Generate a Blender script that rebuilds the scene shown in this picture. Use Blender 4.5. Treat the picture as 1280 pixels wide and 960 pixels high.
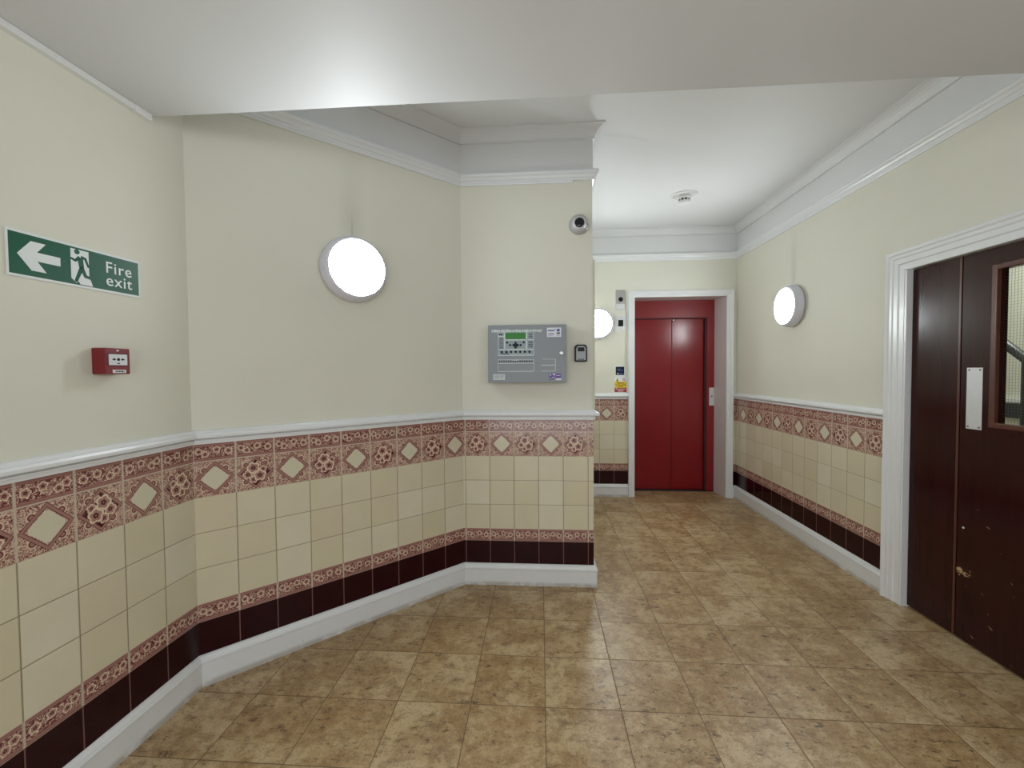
import bpy, bmesh, math, random
from mathutils import Vector, Matrix
random.seed(7)
for o in list(bpy.data.objects): bpy.data.objects.remove(o, do_unlink=True)
SC = bpy.context.scene
COL = SC.collection

# ------------------------------------------------------------------ camera
YAW, PITCH, ROLL, CAMH, FPX = -0.06691, -0.02962, -0.00734, 1.33236, 531.47
fwd = Vector((math.sin(YAW)*math.cos(PITCH), math.cos(YAW)*math.cos(PITCH), math.sin(PITCH)))
rgt = Vector((math.cos(YAW), -math.sin(YAW), 0)); up = rgt.cross(fwd)
r2 = rgt*math.cos(ROLL)+up*math.sin(ROLL); u2 = -rgt*math.sin(ROLL)+up*math.cos(ROLL)
cd = bpy.data.cameras.new('camera'); cam = bpy.data.objects.new('camera', cd); COL.objects.link(cam)
M = Matrix((( r2.x, u2.x, -fwd.x, 0), (r2.y, u2.y, -fwd.y, 0), (r2.z, u2.z, -fwd.z, CAMH), (0, 0, 0, 1)))
cam.matrix_world = M
cd.sensor_fit = 'HORIZONTAL'; cd.sensor_width = 36.0; cd.lens = 36.0*FPX/1280.0; cd.clip_start = 0.05
SC.camera = cam

# ------------------------------------------------------------------ light and exposure
LAMP = 42.0        # emission of the bulkhead diffusers
FILL = 26.0         # energy of an unseen area light added behind the camera
w = bpy.data.worlds.new('world'); SC.world = w; w.use_nodes = True
w.node_tree.nodes['Background'].inputs[0].default_value = (0.85, 0.92, 1.0, 1)
w.node_tree.nodes['Background'].inputs[1].default_value = 0.6
SC.view_settings.view_transform = 'Standard'; SC.view_settings.look = 'None'
SC.view_settings.gamma = 1; SC.view_settings.use_curve_mapping = False
SC.view_settings.exposure = 0.42
SC.cycles.diffuse_bounces = 8; SC.cycles.max_bounces = 12
ld = bpy.data.lights.new('added_fill_light', 'AREA'); ld.shape = 'RECTANGLE'; ld.size = 2.2; ld.size_y = 1.9  # area lamp put in behind the camera to lift overall brightness
ld.energy = FILL; ld.color = (0.93, 0.96, 1.0)
lo = bpy.data.objects.new('added_fill_light', ld); COL.objects.link(lo)
lo.location = (0.2, -2.45, 1.15); lo.rotation_euler = (math.radians(90), 0, 0)

# ------------------------------------------------------------------ room measures
T = 0.152
C0 = Vector((-1.45975, 1.68195)); DA = 0.76915; LA = 1.55532
PY = 2.6243; PX1 = 0.318; EY = 4.54; RX = 2.02126; BACK = -2.6
C1 = C0 + Vector((math.cos(DA), math.sin(DA)))*((PY-C0.y)/math.sin(DA))
LB = C0 - Vector((math.cos(LA), math.sin(LA)))*((C0.y-BACK)/math.sin(LA))
C2 = Vector((PX1, PY)); C3 = Vector((PX1, EY)); C4 = Vector((RX, EY)); RB = Vector((RX, BACK))
PATH = [LB, C0, C1, C2, C3, C4, RB]        # walking with the room on the right hand side
CEIL = 2.79; SOFF = 2.30; BEAM = 1.54
Z1 = 0.65468
DX0, DX1, DZ = 0.985, 1.914, 2.092          # lift opening in end wall
OY0, OY1, OZ = 1.36, 2.50, 1.925            # door opening in right wall

# ------------------------------------------------------------------ mesh helpers
def link(name, me, mat=None, parent=None, smooth=False):
    o = bpy.data.objects.new(name, me); COL.objects.link(o)
    if mat is not None:
        for m in (mat if isinstance(mat, (list, tuple)) else [mat]): me.materials.append(m)
    if smooth:
        for p in me.polygons: p.use_smooth = True
    if parent is not None:
        o.parent = parent; o.matrix_parent_inverse = Matrix.Identity(4)
    return o
def obj(name, bm, mat=None, parent=None, smooth=False, bevel=0):
    bmesh.ops.recalc_face_normals(bm, faces=bm.faces)
    me = bpy.data.meshes.new(name); bm.to_mesh(me); bm.free()
    o = link(name, me, mat, parent, smooth)
    if bevel:
        b = o.modifiers.new('bevel', 'BEVEL'); b.width = bevel; b.segments = 2; b.limit_method = 'ANGLE'; b.angle_limit = math.radians(40)
    return o
def tag(o, label=None, cat=None, group=None, kind=None):
    if label: o['label'] = label
    if cat: o['category'] = cat
    if group: o['group'] = group
    if kind: o['kind'] = kind
    return o
def thing(name, label, cat, loc, n=None, group=None):
    """Empty at a thing's base; local x along the wall (viewer's right), z up, -y out of the wall (n = outward normal)."""
    o = bpy.data.objects.new(name, None); COL.objects.link(o); o.location = loc
    o.empty_display_size = 0.05
    if n is not None: o.rotation_euler = (0, 0, math.atan2(n[0], -n[1]))
    return tag(o, label, cat, group)
def box(bm, a, b):
    x0, y0, z0 = a; x1, y1, z1 = b
    v = [bm.verts.new(p) for p in ((x0,y0,z0),(x1,y0,z0),(x1,y1,z0),(x0,y1,z0),(x0,y0,z1),(x1,y0,z1),(x1,y1,z1),(x0,y1,z1))]
    for f in ((0,3,2,1),(4,5,6,7),(0,1,5,4),(1,2,6,5),(2,3,7,6),(3,0,4,7)): bm.faces.new([v[i] for i in f])
def boxes(*bs):
    bm = bmesh.new()
    for a, b in bs: box(bm, a, b)
    return bm
def prism(bm, pts, a, b, fn):
    """pts 2D polygon extruded between a and b; fn(x,y,t)->3D"""
    n = len(pts)
    v0 = [bm.verts.new(fn(x, y, a)) for x, y in pts]; v1 = [bm.verts.new(fn(x, y, b)) for x, y in pts]
    bm.faces.new(v0); bm.faces.new(v1[::-1])
    for i in range(n): bm.faces.new((v0[i], v0[(i+1) % n], v1[(i+1) % n], v1[i]))
def lathe(bm, prof, seg=48, fn=None, cap=True):
    """prof [(r,h)] turned about the -y axis (out of the wall)"""
    fn = fn or (lambda x, h, z: (x, -h, z))
    rings = []
    for r, h in prof:
        rings.append([bm.verts.new(fn(r*math.cos(2*math.pi*i/seg), h, r*math.sin(2*math.pi*i/seg))) for i in range(seg)])
    for a, b in zip(rings, rings[1:]):
        for i in range(seg): bm.faces.new((a[i], a[(i+1) % seg], b[(i+1) % seg], b[i]))
    if cap:
        bm.faces.new(rings[0]); bm.faces.new(rings[-1][::-1])
UPZ = lambda x, h, z: (x, z, h)
def rrect(x0, z0, x1, z1, r, n=6):
    out = []
    for cx, cz, a in ((x1-r, z1-r, 0), (x0+r, z1-r, 90), (x0+r, z0+r, 180), (x1-r, z0+r, 270)):
        for i in range(n+1):
            t = math.radians(a+90*i/n); out.append((cx+r*math.cos(t), cz+r*math.sin(t)))
    return out
OUT = lambda x, z, t: (x, -t, z)
def plate(name, mat, parent, x0, z0, x1, z1, t0, t1, r=0.0, bevel=0):
    bm = bmesh.new()
    prism(bm, rrect(x0, z0, x1, z1, r) if r else [(x0,z0),(x1,z0),(x1,z1),(x0,z1)], t0, t1, OUT)
    return obj(name, bm, mat, parent, bevel=bevel)
def disc(bm, cx, cz, r, t0, t1, n=20):
    prism(bm, [(cx+r*math.cos(2*math.pi*i/n), cz+r*math.sin(2*math.pi*i/n)) for i in range(n)], t0, t1, OUT)
def text(name, s, mat, parent, x, z, size, t, ext=0.0004, align='LEFT', width=1.0, spacing=1.0, bold=0.0):
    cu = bpy.data.curves.new(name, 'FONT'); cu.body = s; cu.size = size; cu.extrude = ext; cu.align_x = align
    cu.space_line = 0.85; cu.offset = bold; cu.space_character = spacing; cu.resolution_u = 4
    to = bpy.data.objects.new(name, cu); COL.objects.link(to)
    me = bpy.data.meshes.new_from_object(to.evaluated_get(bpy.context.evaluated_depsgraph_get()))
    bpy.data.objects.remove(to, do_unlink=True)
    me.materials.clear()
    for v in me.vertices: v.co = Vector((x+v.co.x*width, -t-v.co.z, z+v.co.y))
    me.name = name
    return link(name, me, mat, parent)

def inward(a, b):
    d = (b-a).normalized(); return Vector((d.y, -d.x))
def mitre(path, i, off):
    """point of the path at vertex i offset by off into the room"""
    p = path[i]
    if i == 0: return p+inward(path[0], path[1])*off
    if i == len(path)-1: return p+inward(path[-2], path[-1])*off
    n1, n2 = inward(path[i-1], path[i]), inward(path[i], path[i+1])
    m = (n1+n2).normalized(); return p+m*(off/m.dot(n1))
def sweep(bm, path, prof, closed=True):
    rows = [[bm.verts.new((*mitre(path, i, o), z)) for o, z in prof] for i in range(len(path))]
    k = len(prof)
    for a, b in zip(rows, rows[1:]):
        for j in range(k if closed else k-1): bm.faces.new((a[j], a[(j+1) % k], b[(j+1) % k], b[j]))
    if closed: bm.faces.new(rows[0]); bm.faces.new(rows[-1][::-1])

# ------------------------------------------------------------------ node helpers
class S:
    tr = None
    def __init__(s, v): s.v = v
    @staticmethod
    def m(op, *a, clamp=False):
        n = S.tr.nodes.new('ShaderNodeMath'); n.operation = op; n.use_clamp = clamp
        for i, x in enumerate(a):
            x = x.v if isinstance(x, S) else x
            if isinstance(x, (int, float)): n.inputs[i].default_value = x
            else: S.tr.links.new(x, n.inputs[i])
        return S(n.outputs[0])
    def __add__(s, o): return S.m('ADD', s, o)
    __radd__ = __add__
    def __sub__(s, o): return S.m('SUBTRACT', s, o)
    def __rsub__(s, o): return S.m('SUBTRACT', o, s)
    def __mul__(s, o): return S.m('MULTIPLY', s, o)
    __rmul__ = __mul__
    def __truediv__(s, o): return S.m('DIVIDE', s, o)
    def abs(s): return S.m('ABSOLUTE', s)
    def floor(s): return S.m('FLOOR', s)
    def frac(s): return S.m('FRACT', s)
    def sqrt(s): return S.m('SQRT', s)
    def sin(s): return S.m('SINE', s)
def smin(a, b): return S.m('MINIMUM', a, b)
def smax(a, b): return S.m('MAXIMUM', a, b)
def below(d, r, k=60): return S.m('MULTIPLY_ADD', S(r)-d if not isinstance(r, S) else r-d, k, 0.5, clamp=True)   # 1 where d<r
def above(d, r, k=60): return S.m('MULTIPLY_ADD', d-r, k, 0.5, clamp=True)
def mixc(f, a, b):
    n = S.tr.nodes.new('ShaderNodeMix'); n.data_type = 'RGBA'
    for i, x in ((0, f), (6, a), (7, b)):
        x = x.v if isinstance(x, S) else x
        if isinstance(x, (int, float)): n.inputs[i].default_value = x
        elif isinstance(x, tuple): n.inputs[i].default_value = (*x, 1)
        else: S.tr.links.new(x, n.inputs[i])
    return S(n.outputs[2])
def vec(x, y, z=0.0):
    n = S.tr.nodes.new('ShaderNodeCombineXYZ')
    for i, c in enumerate((x, y, z)):
        c = c.v if isinstance(c, S) else c
        if isinstance(c, (int, float)): n.inputs[i].default_value = c
        else: S.tr.links.new(c, n.inputs[i])
    return S(n.outputs[0])
def noise(v, scale, detail=2, rough=.5, dist=0, out=0):
    n = S.tr.nodes.new('ShaderNodeTexNoise'); S.tr.links.new(v.v, n.inputs['Vector'])
    n.inputs['Scale'].default_value = scale; n.inputs['Detail'].default_value = detail
    n.inputs['Roughness'].default_value = rough; n.inputs['Distortion'].default_value = dist
    return S(n.outputs[out])
def white(v, out=0):
    n = S.tr.nodes.new('ShaderNodeTexWhiteNoise'); n.noise_dimensions = '3D'; S.tr.links.new(v.v, n.inputs['Vector']); return S(n.outputs[out])
def coords(which='Object'):
    n = S.tr.nodes.new('ShaderNodeTexCoord'); s = S.tr.nodes.new('ShaderNodeSeparateXYZ')
    S.tr.links.new(n.outputs[which], s.inputs[0]); return S(n.outputs[which]), S(s.outputs[0]), S(s.outputs[1]), S(s.outputs[2])
def lin(r, g, b): return tuple(((c/255)/12.92 if c/255 <= .04045 else ((c/255+.055)/1.055)**2.4) for c in (r, g, b))
def mat(name, col, rough=.5, metal=0, build=None, emit=0, coat=0, spec=.5):
    m = bpy.data.materials.new(name); m.use_nodes = True; tr = m.node_tree; S.tr = tr
    p = tr.nodes['Principled BSDF']; p.inputs['Base Color'].default_value = (*col, 1)
    p.inputs['Roughness'].default_value = rough; p.inputs['Metallic'].default_value = metal
    p.inputs['Specular IOR Level'].default_value = spec
    if coat: p.inputs['Coat Weight'].default_value = coat; p.inputs['Coat Roughness'].default_value = .12
    if emit: p.inputs['Emission Color'].default_value = (*col, 1); p.inputs['Emission Strength'].default_value = emit
    if build:
        r = build(p)
        if isinstance(r, dict):
            for k, v in r.items():
                if k == 'bump':
                    h, strength, dist = v
                    b = tr.nodes.new('ShaderNodeBump'); b.inputs['Strength'].default_value = strength; b.inputs['Distance'].default_value = dist
                    tr.links.new(h.v, b.inputs['Height']); tr.links.new(b.outputs[0], p.inputs['Normal'])
                else: tr.links.new(v.v, p.inputs[k])
    return m

# ------------------------------------------------------------------ materials
def mottled(c, amt=.04, sc=3, bumpsc=90, bump=.05):
    def f(p):
        v, x, y, z = coords()
        n = noise(v, sc, 4, .6)
        lo = tuple(a*(1-amt*2) for a in c); hi = tuple(min(1, a*(1+amt)) for a in c)
        return {'Base Color': mixc(n, lo, hi), 'bump': (noise(v, bumpsc, 3), bump, .004)}
    return f
CREAM = (0.70, 0.692, 0.60)
WHITE = (0.74, 0.75, 0.755)
M_wall = mat('cream_plaster', CREAM, .62, build=mottled(CREAM, .03, 2.2))
def streak(yc, axis):
    """cream plaster with the faint vertical stain above the lamp"""
    def f(p):
        v, x, y, z = coords()
        a = (x, y)[axis]
        d = (a-yc).abs()
        wv = noise(v, 5, 3)
        g = below(d, .034, 22)*above(z, 2.0, 6)*below(z, 2.30, 2.2)*(wv+.3)*.30
        thin = below(d, .003, 400)*above(z, 1.99, 90)*below(z, 2.12, 8)*.35
        base = mixc(noise(v, 2.2, 4, .6), tuple(c*.94 for c in CREAM), tuple(c*1.03 for c in CREAM))
        return {'Base Color': mixc(smin(g+thin, .5), base, (.30, .30, .25)), 'bump': (noise(v, 90, 3), .05, .004)}
    return f
M_ceil = mat('ceiling_paint', WHITE, .6, build=mottled((.70, .71, .72), .02, 1.4, 60, .06))
M_soff = mat('soffit_paint', WHITE, .55, spec=.3, build=mottled((.62, .63, .64), .03, 1.2, 40, .10))
M_frieze = mat('frieze_paint', WHITE, .5, build=mottled((.70, .71, .72), .02, 3, 60, .05))
M_gloss = mat('white_gloss_paint', WHITE, .28, build=mottled((.76, .78, .80), .02, 8, 25, .08))
def skirt(p):
    v, x, y, z = coords()
    n = noise(v, 9, 4, .7); d = noise(v, 70, 3, .6)
    dirt = smin(below(z, .022, 60)*above(n, .42, 6)*.55+below(d, .27, 40)*.5, 1.0)
    return {'Base Color': mixc(dirt, mixc(n, (.68, .70, .71), (.76, .78, .79)), (.28, .24, .18)), 'bump': (noise(v, 22, 3), .12, .004)}
M_skirt = mat('scuffed_white_gloss', WHITE, .32, build=skirt)

LIGHT = lin(222, 203, 178); MID = lin(160, 118, 110); DARK = lin(108, 55, 56); DEEP = lin(74, 26, 30)
TC = (0.69, 0.645, 0.50)
def tiles(p):
    uvn = S.tr.nodes.new('ShaderNodeUVMap'); uvn.uv_map = 'UVMap'
    sp = S.tr.nodes.new('ShaderNodeSeparateXYZ'); S.tr.links.new(uvn.outputs[0], sp.inputs[0])
    u, z = S(sp.outputs[0]), S(sp.outputs[1])
    fu = u.frac()-.5; iu = u.floor()
    odd = (iu*.5).frac()*2.0                      # 1 = plain diamond, 0 = flowers
    P = vec(u*.152, z)
    uvv = vec(u, z/.152)
    scroll = noise(uvv, 13, 2, .5, 1.6); fine = noise(uvv, 30, 2, .6, .6)
    lines = above((scroll-.5).abs(), .045, 22)    # 0 on the lines
    # ---- decorated square
    fv = (z-(Z1+T))/T-.5
    m = fu.abs()+fv.abs()
    back = mixc(below(fine, .46, 12), mixc(lines, DARK, lin(214, 190, 168)), mixc(lines, DARK, lin(180, 140, 126)))
    ax, az = fu.abs()-.252, fv.abs()-.252
    hd = (ax*ax+az*az).sqrt()
    back = mixc(below(hd, .088), back, LIGHT); back = mixc(below(hd, .068), back, DARK); back = mixc(below(hd, .040), back, MID)
    band = mixc(below((m-.425).abs(), .05), back, MID)
    band = mixc(below((m-.475).abs(), .007, 90), band, DEEP); band = mixc(below((m-.385).abs(), .008, 90), band, DEEP)
    rc = smax(m, (smax(fu.abs(), fv.abs()))*1.12)
    plain = mixc(below(rc, .352, 90), band, (.64, .60, .46))
    inner = mixc(below(m, .385), band, DEEP)
    inner = mixc(below(m, .37)*above(noise(uvv, 9, 2, .5, 1.0), .54, 25), inner, MID)
    def flower(c, cx, cy, r, asp=1.0, ph=0.0, xx=None, yy=None, hollow=True):
        dx = (xx if xx is not None else fu)-cx; dy = ((yy if yy is not None else fv)-cy)*asp
        d = (dx*dx+dy*dy).sqrt(); an = S.m('ARCTAN2', dy, dx)
        rr = (an*2.5+ph).sin().abs()*(.30*r)+r*.88
        c = mixc(below(d, rr, 70), c, LIGHT)
        c = mixc(below(d, rr*.76, 70), c, mixc(above((an*10.0+ph).sin(), 0.0, 3), MID, lin(170, 130, 120)))
        c = mixc(below(d, rr*.36, 70), c, DEEP)
        c = mixc(below(d, r*.12, 90), c, MID)
        return c
    c = inner
    for cx, cy, r, ph in ((-.20, -.04, .12, .3), (-.06, -.20, .10, 1.2), (.19, .08, .09, .7), (.06, .25, .07, .2), (-.06, .145, .150, 0.0), (.105, -.095, .148, .9)):
        c = flower(c, cx, cy, r, 1.0, ph)
    flow = c
    deco = mixc(odd, flow, plain)
    # ---- narrow borders
    def border(z0, flip=False):
        fy = (z-z0)/.076
        y2 = (fy-.5)*.5
        bg = mixc(above(scroll, .49, 18), DARK, mixc(above(fine, .56, 12), MID, LIGHT))
        sp1 = (fy-.5).abs()
        b = bg
        for cx, cy, r, ph in ((-.36, .03, .080, .2), (-.22, -.055, .080, 1.4), (.05, .055, .082, .8), (.33, -.005, .085, .1)):
            b = flower(b, cx, cy, r, 1.0, ph, fu, y2)
        b = mixc(above(sp1, .325, 30), b, MID); b = mixc(below((sp1-.335).abs(), .010, 60), b, DARK); b = mixc(below((sp1-.41).abs(), .008, 60)+below((sp1-.455).abs(), .008, 60), b, lin(125, 78, 72))
        return b
    top = border(Z1+2*T); low = border(Z1-2*T-.076)
    # ---- plain tiles
    row = ((z-Z1)/T).floor()
    rnd = white(vec(iu, row, 3.0))
    plainc = mixc(rnd, (TC[0]*.92, TC[1]*.89, TC[2]*.82), (TC[0]*1.04, TC[1]*1.05, TC[2]*1.08))
    plainc = mixc(noise(P, 9, 3), plainc, mixc(.5, plainc, (.55, .50, .36)))
    darkc = mixc(noise(P, 12, 2), (.018, .0018, .0035), (.026, .003, .005))
    zb = [Z1-2*T-.076, Z1-2*T, Z1+T, Z1+2*T]
    col = mixc(above(z, zb[0], 900), darkc, low); col = mixc(above(z, zb[1], 900), col, plainc)
    col = mixc(above(z, zb[2], 900), col, deco); col = mixc(above(z, zb[3], 900), col, top)
    # ---- grout
    e = .5-fu.abs()
    gv = below(e, .013, 120)
    rowf = ((z-Z1)/T).frac(); eh = smin(rowf, 1.0-rowf)
    inplain = above(z, zb[1]+.003, 900)*below(z, zb[2]-.001, 900)
    gh = below(eh, .010, 140)*inplain
    gl = smin(below((z-zb[3]).abs(), .0022, 700)+below((z-zb[0]).abs(), .0010, 900)*.5+below((z-zb[2]).abs(), .0008, 900)*.6, 1.0)
    pat = smax(above(z, zb[2], 900), above(z, zb[0], 900)*below(z, zb[1], 900))
    gcol = mixc(pat, mixc(below(z, zb[0], 900), (.24, .20, .125), (.20, .10, .09)), (.52, .43, .34))
    wid = below(e, .028, 90)*pat
    col = mixc(smax(wid*.75, gl), col, (.56, .47, .38))
    g = smin(gv+gh, 1.0)
    col = mixc(g*.9, col, gcol)
    rough = g*.5+.13
    h = 1.0-smin(below(e, .016, 60)+below(eh, .014, 60)*inplain, 1.0)+noise(P, 7, 2)*.5
    return {'Base Color': col, 'Roughness': rough, 'Specular IOR Level': above(z, zb[0], 900)*.28+.22, 'bump': (h, .35, .0016)}
M_tile = mat('glazed_dado_tiles', TC, .15, build=tiles)

FS, FX, FY = 0.29828, 0.0125, 1.94959
def floorf(p):
    v, x, y, z = coords()
    gx, gy = (x-FX)/FS, (y-FY)/FS
    ix, iy = gx.floor(), gy.floor()
    rn = white(vec(ix, iy, 1.0)); rn2 = white(vec(ix, iy, 5.0))
    q = vec(x+rn*7.0, y+rn2*9.0, rn)
    a = noise(q, 3.6, 6, .62, .2); b = noise(q, 17, 10, .80, .25); c = noise(q, 55, 5, .7, .4)
    q2 = vec(x*.8+rn*3.0, y*1.7, rn2)
    n4 = noise(q2, 12, 9, .80, .4)
    base = mixc(rn2, (.45, .305, .148), (.56, .415, .235))
    base = mixc(above(a, .51, 7)*.60, base, (.320, .188, .076))
    base = mixc(below(a, .43, 9)*.55, base, (.62, .49, .30))
    base = mixc(above(b, .535, 10)*.52, base, (.245, .138, .056))
    base = mixc(below(b, .44, 9)*.50, base, (.58, .455, .275))
    base = mixc(above(n4, .585, 14)*.55, base, (.150, .082, .036))
    base = mixc(above(a, .45, 7)*above(noise(q2, 30, 5, .72, .5), .60, 18)*.80, base, (.070, .040, .020))
    base = mixc(above(noise(q, 130, 4, .7), .57, 14)*.38, base, (.13, .078, .035))
    base = mixc(below(noise(q, 70, 4, .7), .40, 14)*.30, base, (.60, .48, .30))
    ex = .5-(gx.frac()-.5).abs(); ey = .5-(gy.frac()-.5).abs()
    e = smin(ex, ey)
    g = below(e, .0065, 260)
    far = below(e, .011, 100)
    base = mixc(smin(g*.80, 1.0), base, (.140, .085, .042))
    h = 1.0-far+c*.10+b*.10
    return {'Base Color': base, 'Roughness': smin(.30+b*.16+g*.3, 1.0), 'bump': (h, .22, .0015)}
M_floor = mat('travertine_vinyl_tiles', (.4, .3, .18), .3, build=floorf)

def woodf(scuff):
    def f(p):
        v, x, y, z = coords()
        q = vec(x*30.0, y*30.0, z*1.1)
        n = noise(q, 1.6, 5, .65, .6); k = noise(vec(x*9.0, y*9.0, z*.5), 1.2, 3)
        base = mixc(n, (.008, .0015, .0016), (.040, .0066, .0058)); base = mixc(k*.5, base, (.040, .0078, .0062))
        if scuff:
            # chips and scratches in the lower part of the door
            dy, dz = (y-2.190)*1.0, z-.345
            d = (dy*dy*.5+dz*dz*2.2).sqrt()
            nn = noise(vec(y*1.0, z*2.2), 38, 4, .7)
            chip = above(nn-d*5.5, .40, 30)*below(dy.abs(), .055, 200)
            r2_ = ((y-2.1)*(y-2.1)*.35+(z-.42)*(z-.42)).sqrt()
            sc = noise(vec(y*.7+z*.5, z*3.6-y*1.6), 17, 3, .55)
            scr = above(sc, .708, 55)*below(r2_, .40, 8)
            pale = smin(chip+scr*.75, 1.0)
            base = mixc(pale, base, mixc(nn, (.30, .15, .06), (.62, .46, .26)))
            return {'Base Color': base, 'Roughness': smin(.17+pale*.4, 1.0), 'bump': (n, .12, .0015)}
        return {'Base Color': base, 'bump': (n, .10, .0015)}
    return f
M_wood = mat('varnished_mahogany', (.05, .01, .01), .17, spec=.24, build=woodf(False))
M_woodS = mat('scuffed_mahogany', (.05, .01, .01), .17, spec=.24, build=woodf(True))
M_woodL = mat('mahogany_bead', (.09, .026, .016), .3, build=lambda p: {'Base Color': mixc(noise(coords()[0], 30, 4, .6), (.060, .016, .010), (.130, .040, .024))})
def redf(p):
    v, x, y, z = coords()
    n = noise(v, 5, 4, .6)
    return {'Base Color': mixc(n, (.205, .0045, .0085), (.240, .007, .0115)), 'bump': (noise(v, 30, 2), .04, .003)}
M_red = mat('red_lift_paint', (.25, .01, .015), .22, spec=.38, build=redf)
M_reddk = mat('red_lift_frame', (.22, .01, .014), .3, build=redf)
M_redshadegap = mat('red_lift_shade_gap', (.05, .002, .004), .6)  # dark red for painted shade strips and the gap between panels
M_reveal = mat('reveal_red_bounce', (.62, .56, .57), .45, build=mottled((.62, .56, .57), .03, 4, 50, .06))  # pink of light bounced off the red doors is mixed into this colour
M_black = mat('black_plastic', (.006, .006, .008), .4, spec=.25)
M_lens = mat('camera_lens', (.004, .004, .006), .06)
M_steel = mat('brushed_steel', (.52, .52, .50), .34, .9, build=lambda p: {'Base Color': mixc(noise(vec(coords()[1]*3.0, coords()[3]*120.0), 3, 3), (.42, .42, .40), (.60, .60, .58))})
M_alu = mat('satin_aluminium', (.66, .67, .68), .42, .35, build=mottled((.66, .67, .69), .05, 30, 80, .05))
M_panel = mat('grey_enamel', (.225, .248, .27), .42, build=mottled((.225, .248, .270), .03, 6, 200, .05))
M_print = mat('pale_print', (.55, .62, .61), .5)
M_gpanel = mat('display_surround', (.27, .32, .34), .45)
M_lcd = mat('green_display', (.022, .19, .016), .35, spec=.3)
M_lcdtxt = mat('display_dark_green', (.02, .15, .02), .3)
M_navy = mat('navy_plastic', (.006, .009, .024), .5, spec=.25)
M_labw = mat('white_label', (.68, .70, .74), .45)
M_blue = mat('blue_print', (.06, .10, .30), .5)
M_purple = mat('purple_print', (.12, .06, .32), .5)
M_green = mat('safety_green', (.001, .088, .046), .35, spec=.28)
M_signw = mat('sign_white', (.72, .76, .76), .42)
M_call = mat('red_call_point', (.19, .007, .013), .32, build=mottled((.19, .007, .013), .03, 20, 60, .03))
M_calld = mat('dark_red_recess', (.11, .004, .008), .4)
M_lampb = mat('lamp_body_white', (.66, .66, .74), .35)
M_lampd = mat('lamp_diffuser', (.90, .97, 1.0), .3, emit=LAMP)
M_plastic = mat('white_plastic', (.72, .73, .73), .35)
M_greyp = mat('grey_plastic', (.42, .42, .41), .32)
M_yellow = mat('caution_yellow', (.75, .53, .02), .45)
M_redp = mat('caution_red', (.36, .012, .018), .45)
M_keyg = mat('key_safe_grey', (.25, .26, .27), .38, .3)
M_rail = mat('dark_handrail', (.018, .018, .02), .3)
M_wire = mat('steel_wire', (.20, .21, .20), .4, .6)
M_brown = mat('dark_gap', (.015, .012, .01), .7)
gm = bpy.data.materials.new('wired_glass'); gm.use_nodes = True; p = gm.node_tree.nodes['Principled BSDF']
p.inputs['Base Color'].default_value = (.93, .97, .94, 1); p.inputs['Transmission Weight'].default_value = 1; p.inputs['Roughness'].default_value = .02; p.inputs['IOR'].default_value = 1.1
M_glass = gm

# ------------------------------------------------------------------ room shell
def wallmesh(name, a, b, z0, z1, m, holes=(), th=.14, ext=(0, 0)):
    """wall slab whose room face runs a->b; holes are (s0,s1,z0,z1) measured along it"""
    d = (b-a); L = d.length; d.normalize(); n = inward(a, b)
    bm = bmesh.new()
    def slab(s0, s1, za, zb):
        prism(bm, [tuple(a+d*s0), tuple(a+d*s1), tuple(a+d*s1-n*th), tuple(a+d*s0-n*th)], za, zb, lambda x, y, t: (x, y, t))
    s = -ext[0]
    for h0, h1, hz0, hz1 in sorted(holes):
        slab(s, h0, z0, z1)
        if hz0 > z0: slab(h0, h1, z0, hz0)
        if hz1 < z1: slab(h0, h1, hz1, z1)
        s = h1
    slab(s, L+ext[1], z0, z1)
    return tag(obj(name, bm, m), kind='structure')
lampD = C0 + Vector((math.cos(DA), math.sin(DA)))*0.0
M_walld = mat('cream_plaster_stained_angled', CREAM, .62, build=streak(-0.967, 0))
M_wallr = mat('cream_plaster_stained_right', CREAM, .62, build=streak(3.56, 1))
wl = wallmesh('wall_left', LB, C0, 0, 3.0, M_wall)
wd = wallmesh('wall_left_angled', C0, C1, 0, 3.0, M_walld)
wf = wallmesh('wall_front', C1, C2, 0, 3.0, M_wall, th=.12)
wsd = wallmesh('wall_passage_left', C2, C3, 0, 3.0, M_wall, th=.12, ext=(-.12, 0))
we = wallmesh('wall_end', C3, C4, 0, 3.0, M_wall, [(DX0-PX1-.025, DX1-PX1+.025, 0, DZ+.02)], th=.30, ext=(.12, .14))
wr = wallmesh('wall_right', C4, RB, 0, 3.0, M_wallr, [(EY-OY1, EY-OY0, 0, OZ)], th=.14)
# wall behind the camera with an opening added to let light in
wallmesh('wall_back', RB, LB, 0, 3.0, M_wall, [(.6, 3.0, 0, 2.12)], th=.12)
tag(obj('floor', boxes(((-1.9, -2.9, -.08), (4.6, 5.2, 0))), M_floor), kind='structure')
tag(obj('ceiling', boxes(((-1.9, BEAM, CEIL), (2.3, 5.0, CEIL+.1))), M_ceil), kind='structure')
tag(obj('ceiling_lower', boxes(((-1.75, BACK-.1, SOFF), (RX+.05, BEAM, SOFF+.55))), M_soff, bevel=.004), kind='structure')

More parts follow.
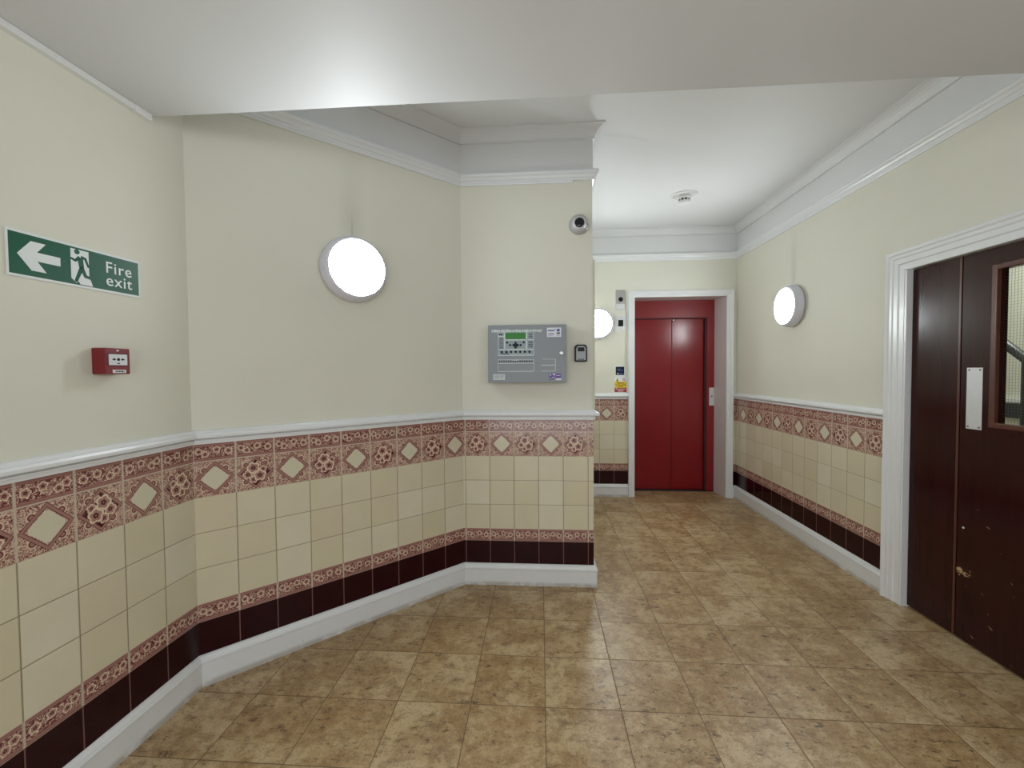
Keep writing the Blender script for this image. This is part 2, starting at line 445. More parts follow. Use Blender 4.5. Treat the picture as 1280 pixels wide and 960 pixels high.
# tiled dado panels: parts of the walls
def dado(name, wall, a, b, u0, du, s0, s1, z0=.04, z1=Z1+2*T+.078, th=.005):
    """tile skin from s0 to s1 along a->b; u = u0 + du*s/T"""
    d = (b-a).normalized(); n = inward(a, b)
    bm = bmesh.new(); uv = bm.loops.layers.uv.new('UVMap')
    P = lambda s, z, o: bm.verts.new((*(a+d*s+n*o), z))
    q = [P(s0, z0, th), P(s1, z0, th), P(s1, z1, th), P(s0, z1, th)]; r = [P(s0, z0, -.002), P(s1, z0, -.002), P(s1, z1, -.002), P(s0, z1, -.002)]
    ss = [s0, s1, s1, s0]; zz = [z0, z0, z1, z1]
    def face(idx):
        f = bm.faces.new([v for v, _ in idx])
        for l, (_, k) in zip(f.loops, idx): l[uv].uv = (u0+du*ss[k]/T, zz[k])
    face([(q[k], k) for k in range(4)])
    for k in range(4): face([(q[k], k), (r[k], k), (r[(k+1) % 4], (k+1) % 4), (q[(k+1) % 4], (k+1) % 4)])
    return obj(name, bm, M_tile, wall)
LL = (C0-LB).length
dado('tile_panel', wl, LB, C0, 0.03+LL/T, -1, 0, LL-.001)              # first tile from the corner is flowered
DL = (C1-C0).length
dado('tile_panel', wd, C0, C1, 1.0, 1, 0, DL)
dado('tile_panel', wf, C1, C2, (C1.x+0.4708)/T, 1, 0, (C2-C1).length+.003)
dado('tile_panel', wsd, C2, C3, 0.1, 1, -.003, EY-PY)
dado('tile_panel', we, C3, C4, (PX1-.773)/T+0, 1, 0, DX0-PX1-.06)
dado('tile_panel', we, C3, C4, (PX1-.773)/T+0, 1, DX1-PX1+.06, RX-PX1)
RL = lambda y: EY-y
dado('tile_panel', wr, C4, RB, (EY-2.77733)/T+1, -1, 0, RL(2.60))
dado('tile_panel', wr, C4, RB, (EY-2.77733)/T+1, -1, RL(1.26), RL(BACK))

# mouldings -----------------------------------------------------------------
RAIL = [(0, 1.034), (.013, 1.034), (.013, 1.044), (.018, 1.046), (.018, 1.052), (.010, 1.0535), (.010, 1.056), (.024, 1.057), (.037, 1.062), (.038, 1.072), (.033, 1.080), (.024, 1.082), (.014, 1.092), (0, 1.094)]
SKIRT = [(0, 0), (.022, 0), (.022, .098), (.026, .101), (.027, .107), (.022, .112), (.019, .120), (.014, .129), (.007, .133), (0, .133)]
PICT = [(0, 2.480), (.012, 2.480), (.013, 2.492), (.020, 2.497), (.025, 2.508), (.034, 2.516), (.037, 2.526), (.032, 2.536), (0, 2.537)]
BEAD = [(0, 2.468), (.010, 2.469), (.012, 2.474), (.010, 2.480), (0, 2.480)]
FRZ = [(0, 2.537), (.003, 2.537), (.003, 2.722), (0, 2.722)]
COVE = [(0, 2.720), (.016, 2.720), (.0165, 2.724), (.011, 2.728), (.011, 2.731), (.016, 2.742), (.024, 2.757), (.038, 2.771), (.056, 2.780), (.070, 2.783), (.070, CEIL), (0, CEIL)]
runL = [LB, C0, C1, C2, C3, Vector((DX0-.062, EY))]
runR = [Vector((DX1+.062, EY)), C4, Vector((RX, 2.605))]
def trim(name, paths, prof, m, kind='structure', smooth=False):
    bm = bmesh.new()
    for pth in paths: sweep(bm, pth, prof)
    return tag(obj(name, bm, m), kind=kind)
trim('trim_1', [runL], RAIL, M_gloss); trim('trim_2', [runR], RAIL, M_gloss)
trim('baseboard_left', [runL], SKIRT, M_skirt); trim('baseboard_right', [runR], SKIRT, M_skirt)
near = [Vector((RX, 1.255)), RB]
trim('trim_3', [near], RAIL, M_gloss); trim('baseboard_right_near', [near], SKIRT, M_skirt)
dl = (C0-LB).normalized(); LBEAM = LB+dl*((BEAM+.001-LB.y)/dl.y)
top = [LBEAM, C0, C1, C2, C3, C4, Vector((RX, BEAM+.001))]
toppr = [Vector((C0.x+(C1.x-C0.x)*.0, C0.y))] 
trim('trim_4', [top], PICT, M_gloss)
trim('trim_5', [[LBEAM, C0, C1, Vector((.20, PY))], [C3, C4, Vector((RX, BEAM+.001))]], BEAD, M_gloss)
trim('trim_6', [top], FRZ, M_frieze); trim('trim_7', [top], COVE, M_frieze)

# ------------------------------------------------------------------ door in the right wall
ARCH = [(0, 0), (.030, 0), (.034, .006), (.030, .018), (.024, .024), (.024, .040), (.019, .046), (.019, .072), (.013, .078), (.013, .108), (0, .112)]
def architrave(name, corners, place, m):
    """corners: 2D outline of the opening side (open polyline), profile laid outwards; place(a,b,off)->3D"""
    bm = bmesh.new(); rows = []
    n = len(corners)
    for i, c in enumerate(corners):
        c = Vector(c)
        if i == 0: d = (Vector(corners[1])-c).normalized(); nn = Vector((-d.y, d.x)); k = 1
        elif i == n-1: d = (c-Vector(corners[i-1])).normalized(); nn = Vector((-d.y, d.x)); k = 1
        else:
            d1 = (c-Vector(corners[i-1])).normalized(); d2 = (Vector(corners[i+1])-c).normalized()
            n1, n2 = Vector((-d1.y, d1.x)), Vector((-d2.y, d2.x)); nn = (n1+n2).normalized(); k = 1/nn.dot(n1)
        rows.append([bm.verts.new(place(*(c+nn*(wid*k)), off)) for off, wid in prof_])
    q = len(prof_)
    for a, b in zip(rows, rows[1:]):
        for j in range(q): bm.faces.new((a[j], a[(j+1) % q], b[(j+1) % q], b[j]))
    bm.faces.new(rows[0]); bm.faces.new(rows[-1][::-1])
    return obj(name, bm, m)
# right wall: a = -y (so outward is to the left going up), b = z
prof_ = [(o, .112-wd_) for o, wd_ in ARCH]
a = architrave('door_frame', [(-OY1, 0.0), (-OY1, OZ-.05), (-OY0, OZ-.05), (-OY0, 0.0)], lambda a, b, off: (RX-off, -a, b+.0), M_gloss)
OZI = OZ-.05
tag(a, kind='structure'); a.name = 'trim_8'
DFX = 2.040
jb = boxes(((RX-.012, OY1-.012, 0), (DFX+.07, OY1+.0, OZI+.012)), ((RX-.012, OY0, 0), (DFX+.07, OY0+.012, OZI+.012)), ((RX-.012, OY0, OZI), (DFX+.07, OY1, OZI+.06)))
jo = obj('door_jamb', jb, M_gloss, a)
# narrow leaf
JY = 2.210
d1 = thing('door_1', 'narrow dark mahogany leaf of the double door beside the white frame', 'door', (DFX, (OY1+JY)/2, 0)); tag(d1, kind='structure')
lx = lambda ya, yb, xa, xb, za, zb, par: ((xa-par.location.x, ya-par.location.y, za), (xb-par.location.x, yb-par.location.y, zb))
obj('door_panel', boxes(lx(JY+.0025, OY1-.014, DFX, DFX+.042, .012, OZI-.004, d1)), M_wood, d1, bevel=.002)
obj('rebate_strip', boxes(lx(JY+.002, JY+.013, DFX-.003, DFX, .012, OZI-.004, d1)), M_woodL, d1, bevel=.0015)
# wide leaf with vision panel
GY0, GY1, GZ0, GZ1 = 1.66, 2.047, 1.083, 1.772
d2 = bpy.data.objects.new('door_2', None); COL.objects.link(d2); tag(d2, 'scuffed dark mahogany door leaf with wired glass panel and push plate', 'door', kind='structure')
LY0, LY1 = OY0+.015, JY-.0025
obj('door_panel', boxes(((DFX, LY0, .012), (DFX+.042, LY1, GZ0)), ((DFX, LY0, GZ1), (DFX+.042, LY1, OZI-.004)), ((DFX, LY0, GZ0), (DFX+.042, GY0, GZ1)), ((DFX, GY1, GZ0), (DFX+.042, LY1, GZ1))), M_woodS, d2)
bw = .022
obj('glazing_bead', boxes(((DFX-.010, GY1-.002, GZ0-bw), (DFX+.010, GY1+bw, GZ1+bw)), ((DFX-.010, GY0-bw, GZ0-bw), (DFX+.010, GY0+.002, GZ1+bw)),
    ((DFX-.010, GY0, GZ0-bw), (DFX+.010, GY1, GZ0+.002)), ((DFX-.010, GY0, GZ1-.002), (DFX+.010, GY1, GZ1+bw))), M_woodL, d2, bevel=.004)
gl = obj('glass_pane', boxes(((DFX+.026, GY0-.004, GZ0-.004), (DFX+.030, GY1+.004, GZ1+.004))), M_glass, d2)
bm = bmesh.new()
y = GY0+.006
while y < GY1: box(bm, (DFX+.0276, y, GZ0), (DFX+.0284, y+.0008, GZ1)); y += .0127
z = GZ0+.006
while z < GZ1: box(bm, (DFX+.0276, GY0, z), (DFX+.0284, GY1, z+.0008)); z += .0127
obj('wire_mesh', bm, M_wire, d2)
bm = bmesh.new()
prism(bm, [(2.105, 1.043), (2.178, 1.043), (2.178, 1.334), (2.105, 1.334)], 0, .002, lambda yy, zz, t: (DFX-t, yy, zz))
pp = tag(obj('push_plate', bm, M_alu, d2, bevel=.0006), 'pale aluminium push plate')
for yy, zz in ((2.116, 1.054), (2.167, 1.054), (2.116, 1.323), (2.167, 1.323)):
    bm = bmesh.new(); lathe(bm, [(.0038, 0), (.0036, .0012), (.002, .0016)], 12, lambda x, h, z, a=yy, b=zz: (DFX-.002-h, a+x, b+z)); obj('screw', bm, M_brown, pp)
bm = bmesh.new(); lathe(bm, [(.005, 0), (.005, .002), (.003, .003)], 12, lambda x, h, z: (DFX-h, 2.178+x, .560+z)); obj('door_stud', bm, M_signw, d2)

# stair lobby behind the glass
lob = tag(obj('wall_lobby', boxes(((3.55, .2, 0), (3.65, 5.0, 2.9)), ((RX+.16, 5.0, 0), (3.65, 5.1, 2.9)), ((RX+.16, .1, 0), (3.65, .2, 2.9))), M_wall), kind='structure')
tag(obj('ceiling_lobby', boxes(((RX+.14, .1, 2.7), (3.65, 5.1, 2.8))), M_ceil), kind='structure')
ll = bpy.data.lights.new('lobby_lamp', 'AREA'); ll.shape = 'DISK'; ll.size = .3; ll.energy = 14; ll.color = (.97, 1, .95)
llo = bpy.data.objects.new('lobby_lamp', ll); COL.objects.link(llo); llo.location = (2.9, 2.9, 2.66)

# ------------------------------------------------------------------ lift in the end wall
LY = 4.76
fr = architrave('trim_9', [(DX0, 0.0), (DX0, DZ), (DX1, DZ), (DX1, 0.0)], lambda a, b, off: (a, EY-off, b), M_gloss) if False else None
prof_ = [(o, (.112-wd_)*.60) for o, wd_ in ARCH]
fr = architrave('trim_9', [(DX0, 0.0), (DX0, DZ), (DX1, DZ), (DX1, 0.0)], lambda a, b, off: (a, EY-off, b), M_gloss); tag(fr, kind='structure')
bm = bmesh.new()
prism(bm, [(DX1, EY-.012), (DX1+.022, EY-.012), (DX1+.022, LY+.08), (1.886, LY+.08), (1.886, LY)], 0, DZ, lambda x, y, t: (x, y, t))
prism(bm, [(DX0, EY-.012), (DX0-.022, EY-.012), (DX0-.022, LY+.08), (DX0+.0, LY+.08)], 0, DZ, lambda x, y, t: (x, y, t))
box(bm, (DX0-.024, EY-.004, DZ), (DX1+.024, LY+.08, DZ+.018))
tag(obj('trim_10', bm, M_reveal), kind='structure')
lift = thing('lift_entrance', 'dark red two panel sliding lift door in white-framed opening at corridor end', 'lift door', (1.44, LY, 0))
def lb(x0, x1, y0, y1, z0, z1): return ((x0-1.44, y0-LY, z0), (x1-1.44, y1-LY, z1))
HB = 1.903
obj('frame', boxes(lb(DX0+.001, 1.886, LY, LY+.09, HB, DZ-.001), lb(1.807, 1.886, LY, LY+.09, .004, HB), lb(DX0+.001, 1.01, LY, LY+.09, .004, HB)), M_reddk, lift, bevel=.002)
p1 = obj('sliding_panel', boxes(lb(1.01, 1.442, LY+.038, LY+.058, .010, HB+.01)), M_red, lift, bevel=.003)
p2 = obj('sliding_panel', boxes(lb(1.446, 1.8068, LY+.048, LY+.068, .010, HB+.01)), M_red, lift)
obj('door_shade_strips', boxes(lb(1.01, 1.8068, LY+.012, LY+.036, HB-.010, HB), lb(1.788, 1.8068, LY+.012, LY+.046, .010, HB-.010)), M_redshadegap, lift)  # dark strips stand in for shade under the header and right of the doors
obj('meeting_edge', boxes(lb(1.4415, 1.4475, LY+.036, LY+.050, .010, HB-.012)), M_redshadegap, lift)
obj('sill', boxes(lb(DX0+.001, 1.885, LY-.004, LY+.09, 0, .008)), M_brown, lift)
bm = bmesh.new(); lathe(bm, [(.010, 0), (.010, .003), (.006, .006), (.003, .006)], 16, lambda x, h, z: (x+.022, .048-h, z+1.882)); obj('release_lock', bm, M_steel, lift)
cb = thing('lift_call_button', 'pale steel call button plate on the red lift frame, right of the doors', 'call button', (1.858, LY, .945), (0, -1))
plate('face_plate', M_alu, cb, -.026, 0, .026, .195, .0005, .004, .003)
bm = bmesh.new(); disc(bm, 0, .10, .013, .004, .008); obj('button', bm, M_steel, cb)
bm = bmesh.new(); disc(bm, 0, .10, .006, .008, .009); obj('button_mark', bm, M_black, cb)

# ------------------------------------------------------------------ bulkhead lamps
def lamp(name, label, loc, n):
    t = thing('bulkhead_lamp', label, 'wall lamp', loc, n, 'round wall lamps')
    bm = bmesh.new(); lathe(bm, [(.150, 0.0005), (.150, .008), (.167, .010), (.168, .020), (.163, .045), (.153, .066), (.145, .073), (.141, .073), (.141, .060)], 64)
    tag(obj('lamp_body', bm, M_lampb, t, smooth=False), None)
    for pl in t.children[0].data.polygons: pl.use_smooth = True
    bm = bmesh.new(); lathe(bm, [(.1405, .060), (.1405, .071), (.134, .077), (.11, .082), (.07, .085), (.02, .086)], 64)
    obj('diffuser', bm, M_lampd, t, smooth=True)
    return t
nd = inward(C0, C1)
dd = (C1-C0).normalized()
def on_diag(x): s = (x-C0.x)/dd.x; return C0+dd*s
pd = on_diag(-.967)
lamp('bulkhead_lamp', 'lit round white wall lamp on the angled wall, the largest of three', (pd.x, pd.y, 1.862), nd)
lamp('bulkhead_lamp', 'lit round white wall lamp on the right-hand wall between lift and door', (RX, 3.56, 1.838), (-1, 0))
lamp('bulkhead_lamp', 'lit round white wall lamp on end wall, half hidden by the corner', (.600, EY, 1.822), (0, -1))

lamp('bulkhead_lamp', 'lit round white wall lamp added on right wall outside the view for fill light', (RX, -.35, 1.84), (-1, 0))  # unseen lamp added to brighten the left wall and near floor
pb_ = LB+(C0-LB).normalized()*1.6
lamp('bulkhead_lamp', 'lit round white wall lamp added on left wall outside the view for fill light', (pb_.x, pb_.y, 1.84), inward(LB, C0))  # second unseen lamp, added to brighten the right wall

# ------------------------------------------------------------------ fire exit sign (left wall)
nl = inward(LB, C0)
def on_left(y): return LB+dl*((y-LB.y)/dl.y)
ps = on_left(1.085)
sg = thing('fire_exit_sign', 'green and white fire exit sign with left arrow and running figure', 'sign', (ps.x, ps.y, 1.610), nl)
W_, H_ = .386, .132
plate('backing', M_signw, sg, 0, 0, W_, H_, .0005, .003, .002)
plate('green_field', M_green, sg, .0055, .0075, W_-.005, H_-.0075, .003, .0034)
def poly(name, m, par, polys, t0, t1):
    bm = bmesh.new()
    for q in polys: prism(bm, q, t0, t1, OUT)
    return obj(name, bm, m, par)
gx0, gy0, gw, gh = .0055, .0075, W_-.0105, H_-.015
G = lambda pts: [(gx0+x*gw, gy0+y*gh) for x, y in pts]
poly('arrow', M_signw, sg, [G([(.050, .50), (.138, .86), (.236, .86), (.176, .61), (.335, .61), (.335, .39), (.176, .39), (.236, .14), (.138, .14)])], .0034, .0040)
def limb(pts, w0, w1=None):
    """tapered strip polygons along a polyline in sign fractions (aspect corrected)"""
    w1 = w1 or w0; out = []
    k = len(pts)-1
    A = [(gx0+x*gw, gy0+y*gh) for x, y in pts]
    for i in range(k):
        (xa, ya), (xb, yb) = A[i], A[i+1]; L = math.hypot(xb-xa, yb-ya); nx, ny = -(yb-ya)/L, (xb-xa)/L
        wa = w0+(w1-w0)*i/k; wb = w0+(w1-w0)*(i+1)/k
        out.append([(xa+nx*wa, ya+ny*wa), (xb+nx*wb, yb+ny*wb), (xb-nx*wb, yb-ny*wb), (xa-nx*wa, ya-ny*wa)])
        out.append([(xb+wb*math.cos(t*math.pi/4), yb+wb*math.sin(t*math.pi/4)) for t in range(8)])
    return out
poly('exit_door_shape', M_signw, sg, [G([(.412, .95), (.552, .95), (.552, .28), (.580, .02), (.480, .02), (.468, .10), (.450, .04), (.412, .16)])], .0034, .0039)
fig = limb([(.483, .74), (.494, .46)], .0085, .0070)
fig += limb([(.492, .46), (.472, .30), (.448, .10)], .0062, .0045)
fig += limb([(.496, .46), (.522, .26), (.588, .22)], .0062, .0042)
fig += limb([(.478, .76), (.446, .64), (.416, .68)], .0042, .0034)
fig += limb([(.490, .77), (.524, .74), (.546, .54)], .0042, .0034)
fig += [[(gx0+.460*gw+.0080*math.cos(t*math.pi/8), gy0+.885*gh+.0080*math.sin(t*math.pi/8)) for t in range(16)]]
fo = poly('running_figure', M_green, sg, fig, .0039, .0043)
text('lettering', 'Fire', M_signw, sg, .2640, .067, .054, .0034, spacing=1.10, bold=.0002)
text('lettering', 'exit', M_signw, sg, .2650, .024, .054, .0034, spacing=1.10, bold=.0002)

# ------------------------------------------------------------------ manual call point
pc = on_left(1.298)
cp = thing('fire_call_point', 'red break-glass fire call point on left wall below the exit sign', 'alarm call point', (pc.x, pc.y, 1.333), nl)
plate('housing', M_call, cp, 0, 0, .082, .087, .0005, .050, .004, bevel=.002)
plate('recess', M_calld, cp, .004, .026, .077, .072, .050, .0505)
plate('glass_element', M_labw, cp, .010, .030, .070, .066, .0505, .053, .002)
def arrow_poly(x0, x1, zc, s=1):
    return [(x0, zc-.0022), (x0, zc+.0022), ((x0+x1)/2, zc+.0022), ((x0+x1)/2, zc+.0048), (x1, zc), ((x0+x1)/2, zc-.0048), ((x0+x1)/2, zc-.0022)]
q1 = [(x, z) for x, z in arrow_poly(.020, .032, .049)]; q2 = [(x, z) for x, z in arrow_poly(.060, .048, .049)]
poly('arrow_mark', M_black, cp, [q1, q2], .053, .0534)
bm = bmesh.new(); disc(bm, .040, .049, .0050, .053, .0534); obj('dot_mark', bm, M_black, cp)
poly('print_mark', M_black, cp, [[(.036, .034), (.044, .034), (.044, .0375), (.036, .0375)]], .053, .0534)
plate('paper_label', M_labw, cp, .022, .004, .067, .0145, .050, .0508)
poly('label_print', M_black, cp, [[(x, .007), (x+w_, .007), (x+w_, .0112), (x, .0112)] for x, w_ in ((.031, .004), (.036, .003), (.041, .005), (.047, .003), (.051, .006), (.059, .002))], .0508, .0511)
plate('emblem', M_labw, cp, .037, .076, .044, .081, .050, .0503, .0015)

# ------------------------------------------------------------------ white trunking under the soffit
p0 = on_left(BACK+.02); p1_ = on_left(1.46); bm = bmesh.new()
tr_ = bpy.data.objects.new('cable_trunking', None); COL.objects.link(tr_); tag(tr_, 'white mini cable trunking along the top of left wall under the soffit', 'trunking')
sweep(bm, [p0, p1_], [(.0005, 2.279), (.020, 2.279), (.0205, 2.284), (.0205, 2.2985), (.0005, 2.2985)]); obj('channel', bm, M_plastic, tr_)
bm = bmesh.new(); sweep(bm, [p1_, on_left(1.522)], [(.0004, 2.276), (.0225, 2.276), (.0235, 2.282), (.0235, 2.2990), (.0004, 2.2990)]); obj('end_cap', bm, M_plastic, tr_, bevel=.001)

# ------------------------------------------------------------------ fire alarm panel (front wall)
FXp, FZp, FW, FH, FT = -.313, 1.264, .467, .345, .085
ap = thing('fire_alarm_panel', 'grey metal fire alarm control panel with green display on front wall', 'alarm panel', (FXp, PY, FZp), (0, -1))
plate('enclosure', M_panel, ap, .004, .002, FW-.004, FH-.002, .0005, FT-.024)
plate('panel_door', M_panel, ap, 0, 0, FW, FH, FT-.022, FT, .004, bevel=.002)
# crop of the photo used x 102..1168, z 75..830 (down)
PXs = lambda x: (x-102)/1066*FW
PZs = lambda y: (830-y)/755*FH
def prt(name, m, rects, t0=FT, t1=FT+.0004, par=None):
    return poly(name, m, par or ap, [[(PXs(a), PZs(d)), (PXs(c), PZs(d)), (PXs(c), PZs(b)), (PXs(a), PZs(b))] for a, b, c, d in rects], t0, t1)
prt('control_surround', M_gpanel, [(243, 172, 730, 472)])
prt('control_lines', M_print, [(240, 388, 732, 402), (240, 464, 732, 476), (322, 172, 340, 395), (622, 172, 640, 395), (240, 172, 246, 470), (726, 172, 732, 470), (330, 262, 730, 276), (246, 215, 322, 232)], FT+.0004, FT+.0008)
lcd = plate('display', M_lcd, ap, PXs(342), PZs(258), PXs(618), PZs(178), FT+.0004, FT+.0022, .002)
prt('display_text', M_lcdtxt, [(372, 205, 500, 212), (372, 222, 590, 229)], FT+.0022, FT+.0025)
def btn(x, y, r=11):
    bm = bmesh.new(); disc(bm, PXs(x), PZs(y), r/1066*FW, FT+.0006, FT+.0026, 16); obj('button', bm, M_navy, ap)
for x, y in ((365, 303), (592, 303), (407, 338), (550, 338)): btn(x, y, 15)
for x in (292, 355, 418, 481, 543, 606, 670): btn(x, 426, 16)
cross = [(466, 296), (496, 296), (496, 322), (522, 322), (522, 354), (496, 354), (496, 382), (466, 382), (466, 354), (440, 354), (440, 322), (466, 322)]
poly('arrow_pad', M_navy, ap, [[(PXs(a), PZs(b)) for a, b in cross]], FT+.0006, FT+.0026)
for blk in ([(250, 192, 305, 206)], [(258, 238+i*26, 312, 246+i*26) for i in range(6)], [(660, 188+i*18, 712, 195+i*18) for i in range(4)], [(655, 290+i*18, 715, 297+i*18) for i in range(5)], [(280, 446, 390, 455)]):
    prt('printed_text', M_navy, blk, FT+.0006, FT+.0009)
random.seed(3)
tt = []; x = 155
while x < 845:
    w_ = random.choice((14, 20, 26, 30)); tt.append((x, 136+random.randint(-3, 4), min(x+w_, 848), 168+random.randint(-3, 3))); x += w_+random.choice((4, 6, 9))
prt('title_strip', M_print, tt)
prt('zone_lines', M_print, [(238, 524, 732, 529), (238, 568, 732, 578), (238, 676, 732, 684), (238, 524, 244, 684), (726, 524, 732, 684), (440, 534, 515, 540)])
prt('zone_indicators', M_navy, [(250+i*31.5, 545, 266+i*31.5, 563) for i in range(15)])
prt('card_lines', M_print, [(828, 597, 1026, 607), (1016, 524, 1024, 684), (828, 676, 1024, 682), (850, 522, 1020, 527)])
prt('rating_plate', M_print, [(172, 715, 332, 790)])
prt('rating_print', M_gpanel, [(182, 725, 322, 733), (182, 742, 262, 752), (276, 742, 312, 752), (182, 762, 250, 772), (262, 760, 292, 770), (300, 740, 308, 775)], FT+.0004, FT+.0007)
prt('service_label', M_labw, [(907, 117, 1100, 237)])
prt('service_print', M_blue, [(918, 146, 1010, 162), (1008, 134, 1026, 146), (1040, 132, 1080, 168), (924, 186, 1004, 192), (924, 200, 1010, 206), (924, 214, 990, 219)], FT+.0004, FT+.0007)
prt('service_print_dark', M_navy, [(1036, 180, 1084, 196), (1036, 212, 1080, 218)], FT+.0004, FT+.0007)
prt('purple_sticker', M_purple, [(935, 712, 1000, 792), (1018, 712, 1095, 768)])
prt('purple_sticker_print', M_labw, [(945, 724, 962, 738), (978, 758, 992, 772), (950, 770, 964, 780), (1024, 775, 1100, 798), (1030, 734, 1086, 740), (984, 716, 1012, 732)], FT+.0004, FT+.0007)
bm = bmesh.new(); lathe(bm, [(.013, FT), (.013, FT+.004), (.009, FT+.006)], 24, lambda x, h, z: (x+PXs(1103), -h, z+PZs(448))); lk = obj('lock', bm, M_steel, ap)
prt('key_slot', M_labw, [(1096, 432, 1106, 462)], FT+.006, FT+.0065, lk)

# ------------------------------------------------------------------ key safe
ks = thing('key_safe', 'small black and grey key safe on front wall right of alarm panel', 'key safe', (.208, PY, 1.388), (0, -1))
bm = bmesh.new(); prism(bm, rrect(0, 0, .074, .104, .012)[0:0] or [(0, .004), (.004, 0), (.070, 0), (.074, .004), (.074, .085), (.070, .097), (.060, .104), (.014, .104), (.004, .097), (0, .085)], .0005, .032, OUT)
obj('casing', bm, M_black, ks, bevel=.003)
bm = bmesh.new(); prism(bm, [(.008, .008), (.066, .008), (.066, .080), (.058, .092), (.050, .095), (.024, .095), (.016, .092), (.008, .080)], .032, .036, OUT); obj('cover', bm, M_keyg, ks, bevel=.001)
bm = bmesh.new(); prism(bm, rrect(.017, .062, .057, .086, .004), .036, .041, OUT); obj('dial_shutter', bm, M_black, ks, bevel=.001)
poly('brand_mark', M_black, ks, [[(.020, .012), (.034, .012), (.034, .017), (.020, .017)], [(.036, .012), (.055, .012), (.055, .017), (.036, .017)]], .036, .0364)

# ------------------------------------------------------------------ security camera on the front wall
sc = thing('security_camera', 'small grey turret security camera high on the front wall corner', 'security camera', (.238, PY, 2.216), (0, -1))
bm = bmesh.new(); lathe(bm, [(.060, .0005), (.060, .012), (.056, .024), (.046, .034), (.040, .036)], 40); obj('base_ring', bm, M_greyp, sc, smooth=True)
bm = bmesh.new(); lathe(bm, [(.041, .030), (.043, .040), (.041, .052), (.034, .062), (.031, .064)], 40, lambda x, h, z: (x-.003, -h, z-.007)); obj('eyeball', bm, M_alu, sc, smooth=True)
bm = bmesh.new(); lathe(bm, [(.029, .062), (.029, .066), (.022, .069), (.008, .070)], 32, lambda x, h, z: (x-.003, -h, z-.007)); obj('lens', bm, M_lens, sc, smooth=True)
bm = bmesh.new(); lathe(bm, [(.005, .030), (.005, .036), (.003, .038)], 12, lambda x, h, z: (x+.046, -h, z-.006)); obj('screw', bm, M_steel, sc)

# ------------------------------------------------------------------ smoke detector
sd = thing('smoke_detector', 'white smoke detector on round plate under the corridor ceiling', 'smoke detector', (1.205, 3.68, CEIL))
bm = bmesh.new(); lathe(bm, [(.105, -.0005), (.105, -.004), (.102, -.006)], 40, UPZ); obj('ceiling_plate', bm, M_plastic, sd)
bm = bmesh.new(); lathe(bm, [(.052, -.006), (.052, -.012), (.056, -.016), (.056, -.026), (.052, -.034)], 40, UPZ); obj('base', bm, M_plastic, sd, smooth=True)
bm = bmesh.new(); lathe(bm, [(.042, -.034), (.042, -.050)], 32, UPZ); obj('chamber', bm, M_black, sd)
bm = bmesh.new(); lathe(bm, [(.048, -.050), (.049, -.056), (.044, -.066), (.030, -.072), (.010, -.073)], 40, UPZ)
for k in range(10):
    a_ = 2*math.pi*k/10; c_, s_ = math.cos(a_), math.sin(a_)
    prism(bm, [(.040, -.004), (.049, -.004), (.049, .004), (.040, .004)], -.052, -.033, lambda x, y, t, c_=c_, s_=s_: (x*c_-y*s_, x*s_+y*c_, t))
obj('vented_cap', bm, M_plastic, sd)

# ------------------------------------------------------------------ items beside the lift
ES = lambda x: x
li = thing('lift_indicator', 'tall brushed steel lift key switch plate beside the lift frame top', 'switch plate', (.791, EY, 1.970), (0, -1))
plate('face_plate', M_steel, li, 0, 0, .098, .206, .0005, .004, .002)
plate('lower_plate', M_alu, li, .004, .004, .094, .060, .004, .0048)
bm = bmesh.new(); lathe(bm, [(.030, .004), (.030, .006), (.026, .008)], 24, lambda x, h, z: (x+.050, -h, z+.106)); obj('switch_rim', bm, M_greyp, li)
bm = bmesh.new(); lathe(bm, [(.024, .008), (.023, .013), (.012, .015)], 24, lambda x, h, z: (x+.050, -h, z+.106)); obj('key_switch', bm, M_black, li)
lc = thing('lift_position_display', 'square white plate with black screen below the steel switch plate', 'display plate', (.783, EY, 1.738), (0, -1))
plate('face_plate', M_plastic, lc, 0, 0, .118, .170, .0005, .005, .002)
plate('upper_plate', M_alu, lc, .002, .060, .116, .168, .005, .0058)
plate('screen', M_black, lc, .034, .058, .084, .124, .0058, .008, .002)
for zz in (.030, .152):
    bm = bmesh.new(); disc(bm, .058, zz, .005, .005, .0068, 12); obj('screw', bm, M_steel, lc)
ns = thing('notice', 'small dark blue notice with white border above the caution sign', 'sign', (.782, EY, 1.276), (0, -1))
plate('backing', M_signw, ns, 0, 0, .105, .106, .0005, .002)
plate('blue_field', M_navy, ns, .008, .010, .097, .098, .002, .0024)
poly('print_lines', M_blue, ns, [[(.022, .066), (.060, .066), (.060, .074), (.022, .074)], [(.030, .054), (.082, .054), (.082, .061), (.030, .061)], [(.046, .022), (.088, .022), (.088, .030), (.046, .030)]], .0024, .0028)
bm = bmesh.new(); disc(bm, .030, .026, .007, .0024, .0028, 14); obj('emblem', bm, M_signw, ns)
cs = thing('caution_sign', 'yellow white and red caution notice just above the dado rail by lift', 'sign', (.771, EY, 1.096), (0, -1))
plate('backing', M_signw, cs, 0, 0, .138, .176, .0005, .002, .004)
plate('yellow_field', M_yellow, cs, .007, .056, .132, .120, .002, .0024)
plate('red_field', M_redp, cs, .007, .010, .132, .056, .002, .0024)
poly('warning_triangle', M_yellow, cs, [[(.018, .126), (.054, .126), (.036, .160)]], .002, .0024)
poly('flame_mark', M_black, cs, [[(.031, .130), (.041, .130), (.039, .142), (.036, .150), (.033, .142)], [(.020, .122), (.052, .122), (.052, .125), (.020, .125)]], .0024, .0027)
bm = bmesh.new(); ring = []
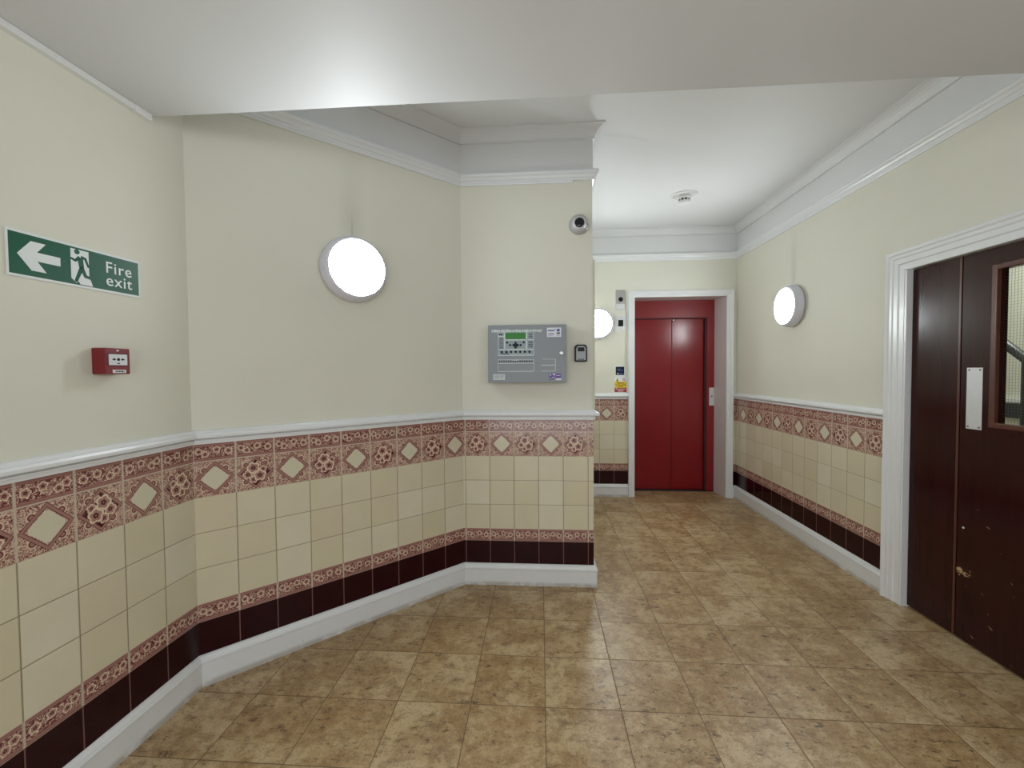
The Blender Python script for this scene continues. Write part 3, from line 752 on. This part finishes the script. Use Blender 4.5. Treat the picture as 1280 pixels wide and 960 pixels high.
for k in range(24):
    a0, a1 = 2*math.pi*k/24, 2*math.pi*(k+1)/24
    prism(bm, [(.101+.016*math.cos(a0), .143+.016*math.sin(a0)), (.101+.016*math.cos(a1), .143+.016*math.sin(a1)), (.101+.012*math.cos(a1), .143+.012*math.sin(a1)), (.101+.012*math.cos(a0), .143+.012*math.sin(a0))], .002, .0024, OUT)
prism(bm, [(.090, .151), (.093, .154), (.112, .135), (.109, .132)], .002, .0025, OUT)
obj('prohibition_ring', bm, M_redp, cs)
text('lettering', 'Caution', M_black, cs, .0695, .100, .024, .0024, align='CENTER', bold=.0004)
text('lettering', 'In the event', M_black, cs, .0695, .080, .021, .0024, align='CENTER', bold=.0004)
text('lettering', 'of fire', M_black, cs, .0695, .062, .021, .0024, align='CENTER', bold=.0004)
text('lettering', 'Do not use', M_signw, cs, .0695, .036, .022, .0024, align='CENTER', bold=.0004)
text('lettering', 'this lift', M_signw, cs, .0695, .017, .020, .0024, align='CENTER', bold=.0004)

# ------------------------------------------------------------------ handrail in the lobby behind the glass
hr = bpy.data.objects.new('stair_handrail', None); COL.objects.link(hr); tag(hr, 'dark stair handrail seen through the wired glass of the door', 'handrail')
def tube(bm, a, b, r, seg=14):
    a, b = Vector(a), Vector(b); d = (b-a).normalized(); t = d.orthogonal().normalized(); s = d.cross(t)
    ra = [bm.verts.new(a+(t*math.cos(2*math.pi*i/seg)+s*math.sin(2*math.pi*i/seg))*r) for i in range(seg)]
    rb = [bm.verts.new(b+(t*math.cos(2*math.pi*i/seg)+s*math.sin(2*math.pi*i/seg))*r) for i in range(seg)]
    for i in range(seg): bm.faces.new((ra[i], ra[(i+1) % seg], rb[(i+1) % seg], rb[i]))
    bm.faces.new(ra); bm.faces.new(rb[::-1])
bm = bmesh.new(); tube(bm, (2.9, 3.60, 2.10), (2.9, 2.71, 1.352), .026); obj('rail', bm, M_rail, hr, smooth=False)
bm = bmesh.new(); box(bm, (2.87, 2.655, 0), (2.93, 2.745, 1.37)); obj('newel_post', bm, M_rail, hr, bevel=.004)
tag(obj('trim_11', boxes(((3.52, .2, 1.075), (3.55, 5.0, 1.105))), M_gloss), kind='structure')
tag(obj('trim_12', boxes(((3.535, .2, .955), (3.55, 5.0, 1.06))), M_rail), kind='structure')

tag(obj('trim_13', boxes(((PX1-.004, 2.735, 1.09), (.347, 2.765, 2.035))), M_wall, bevel=.002), kind='structure')
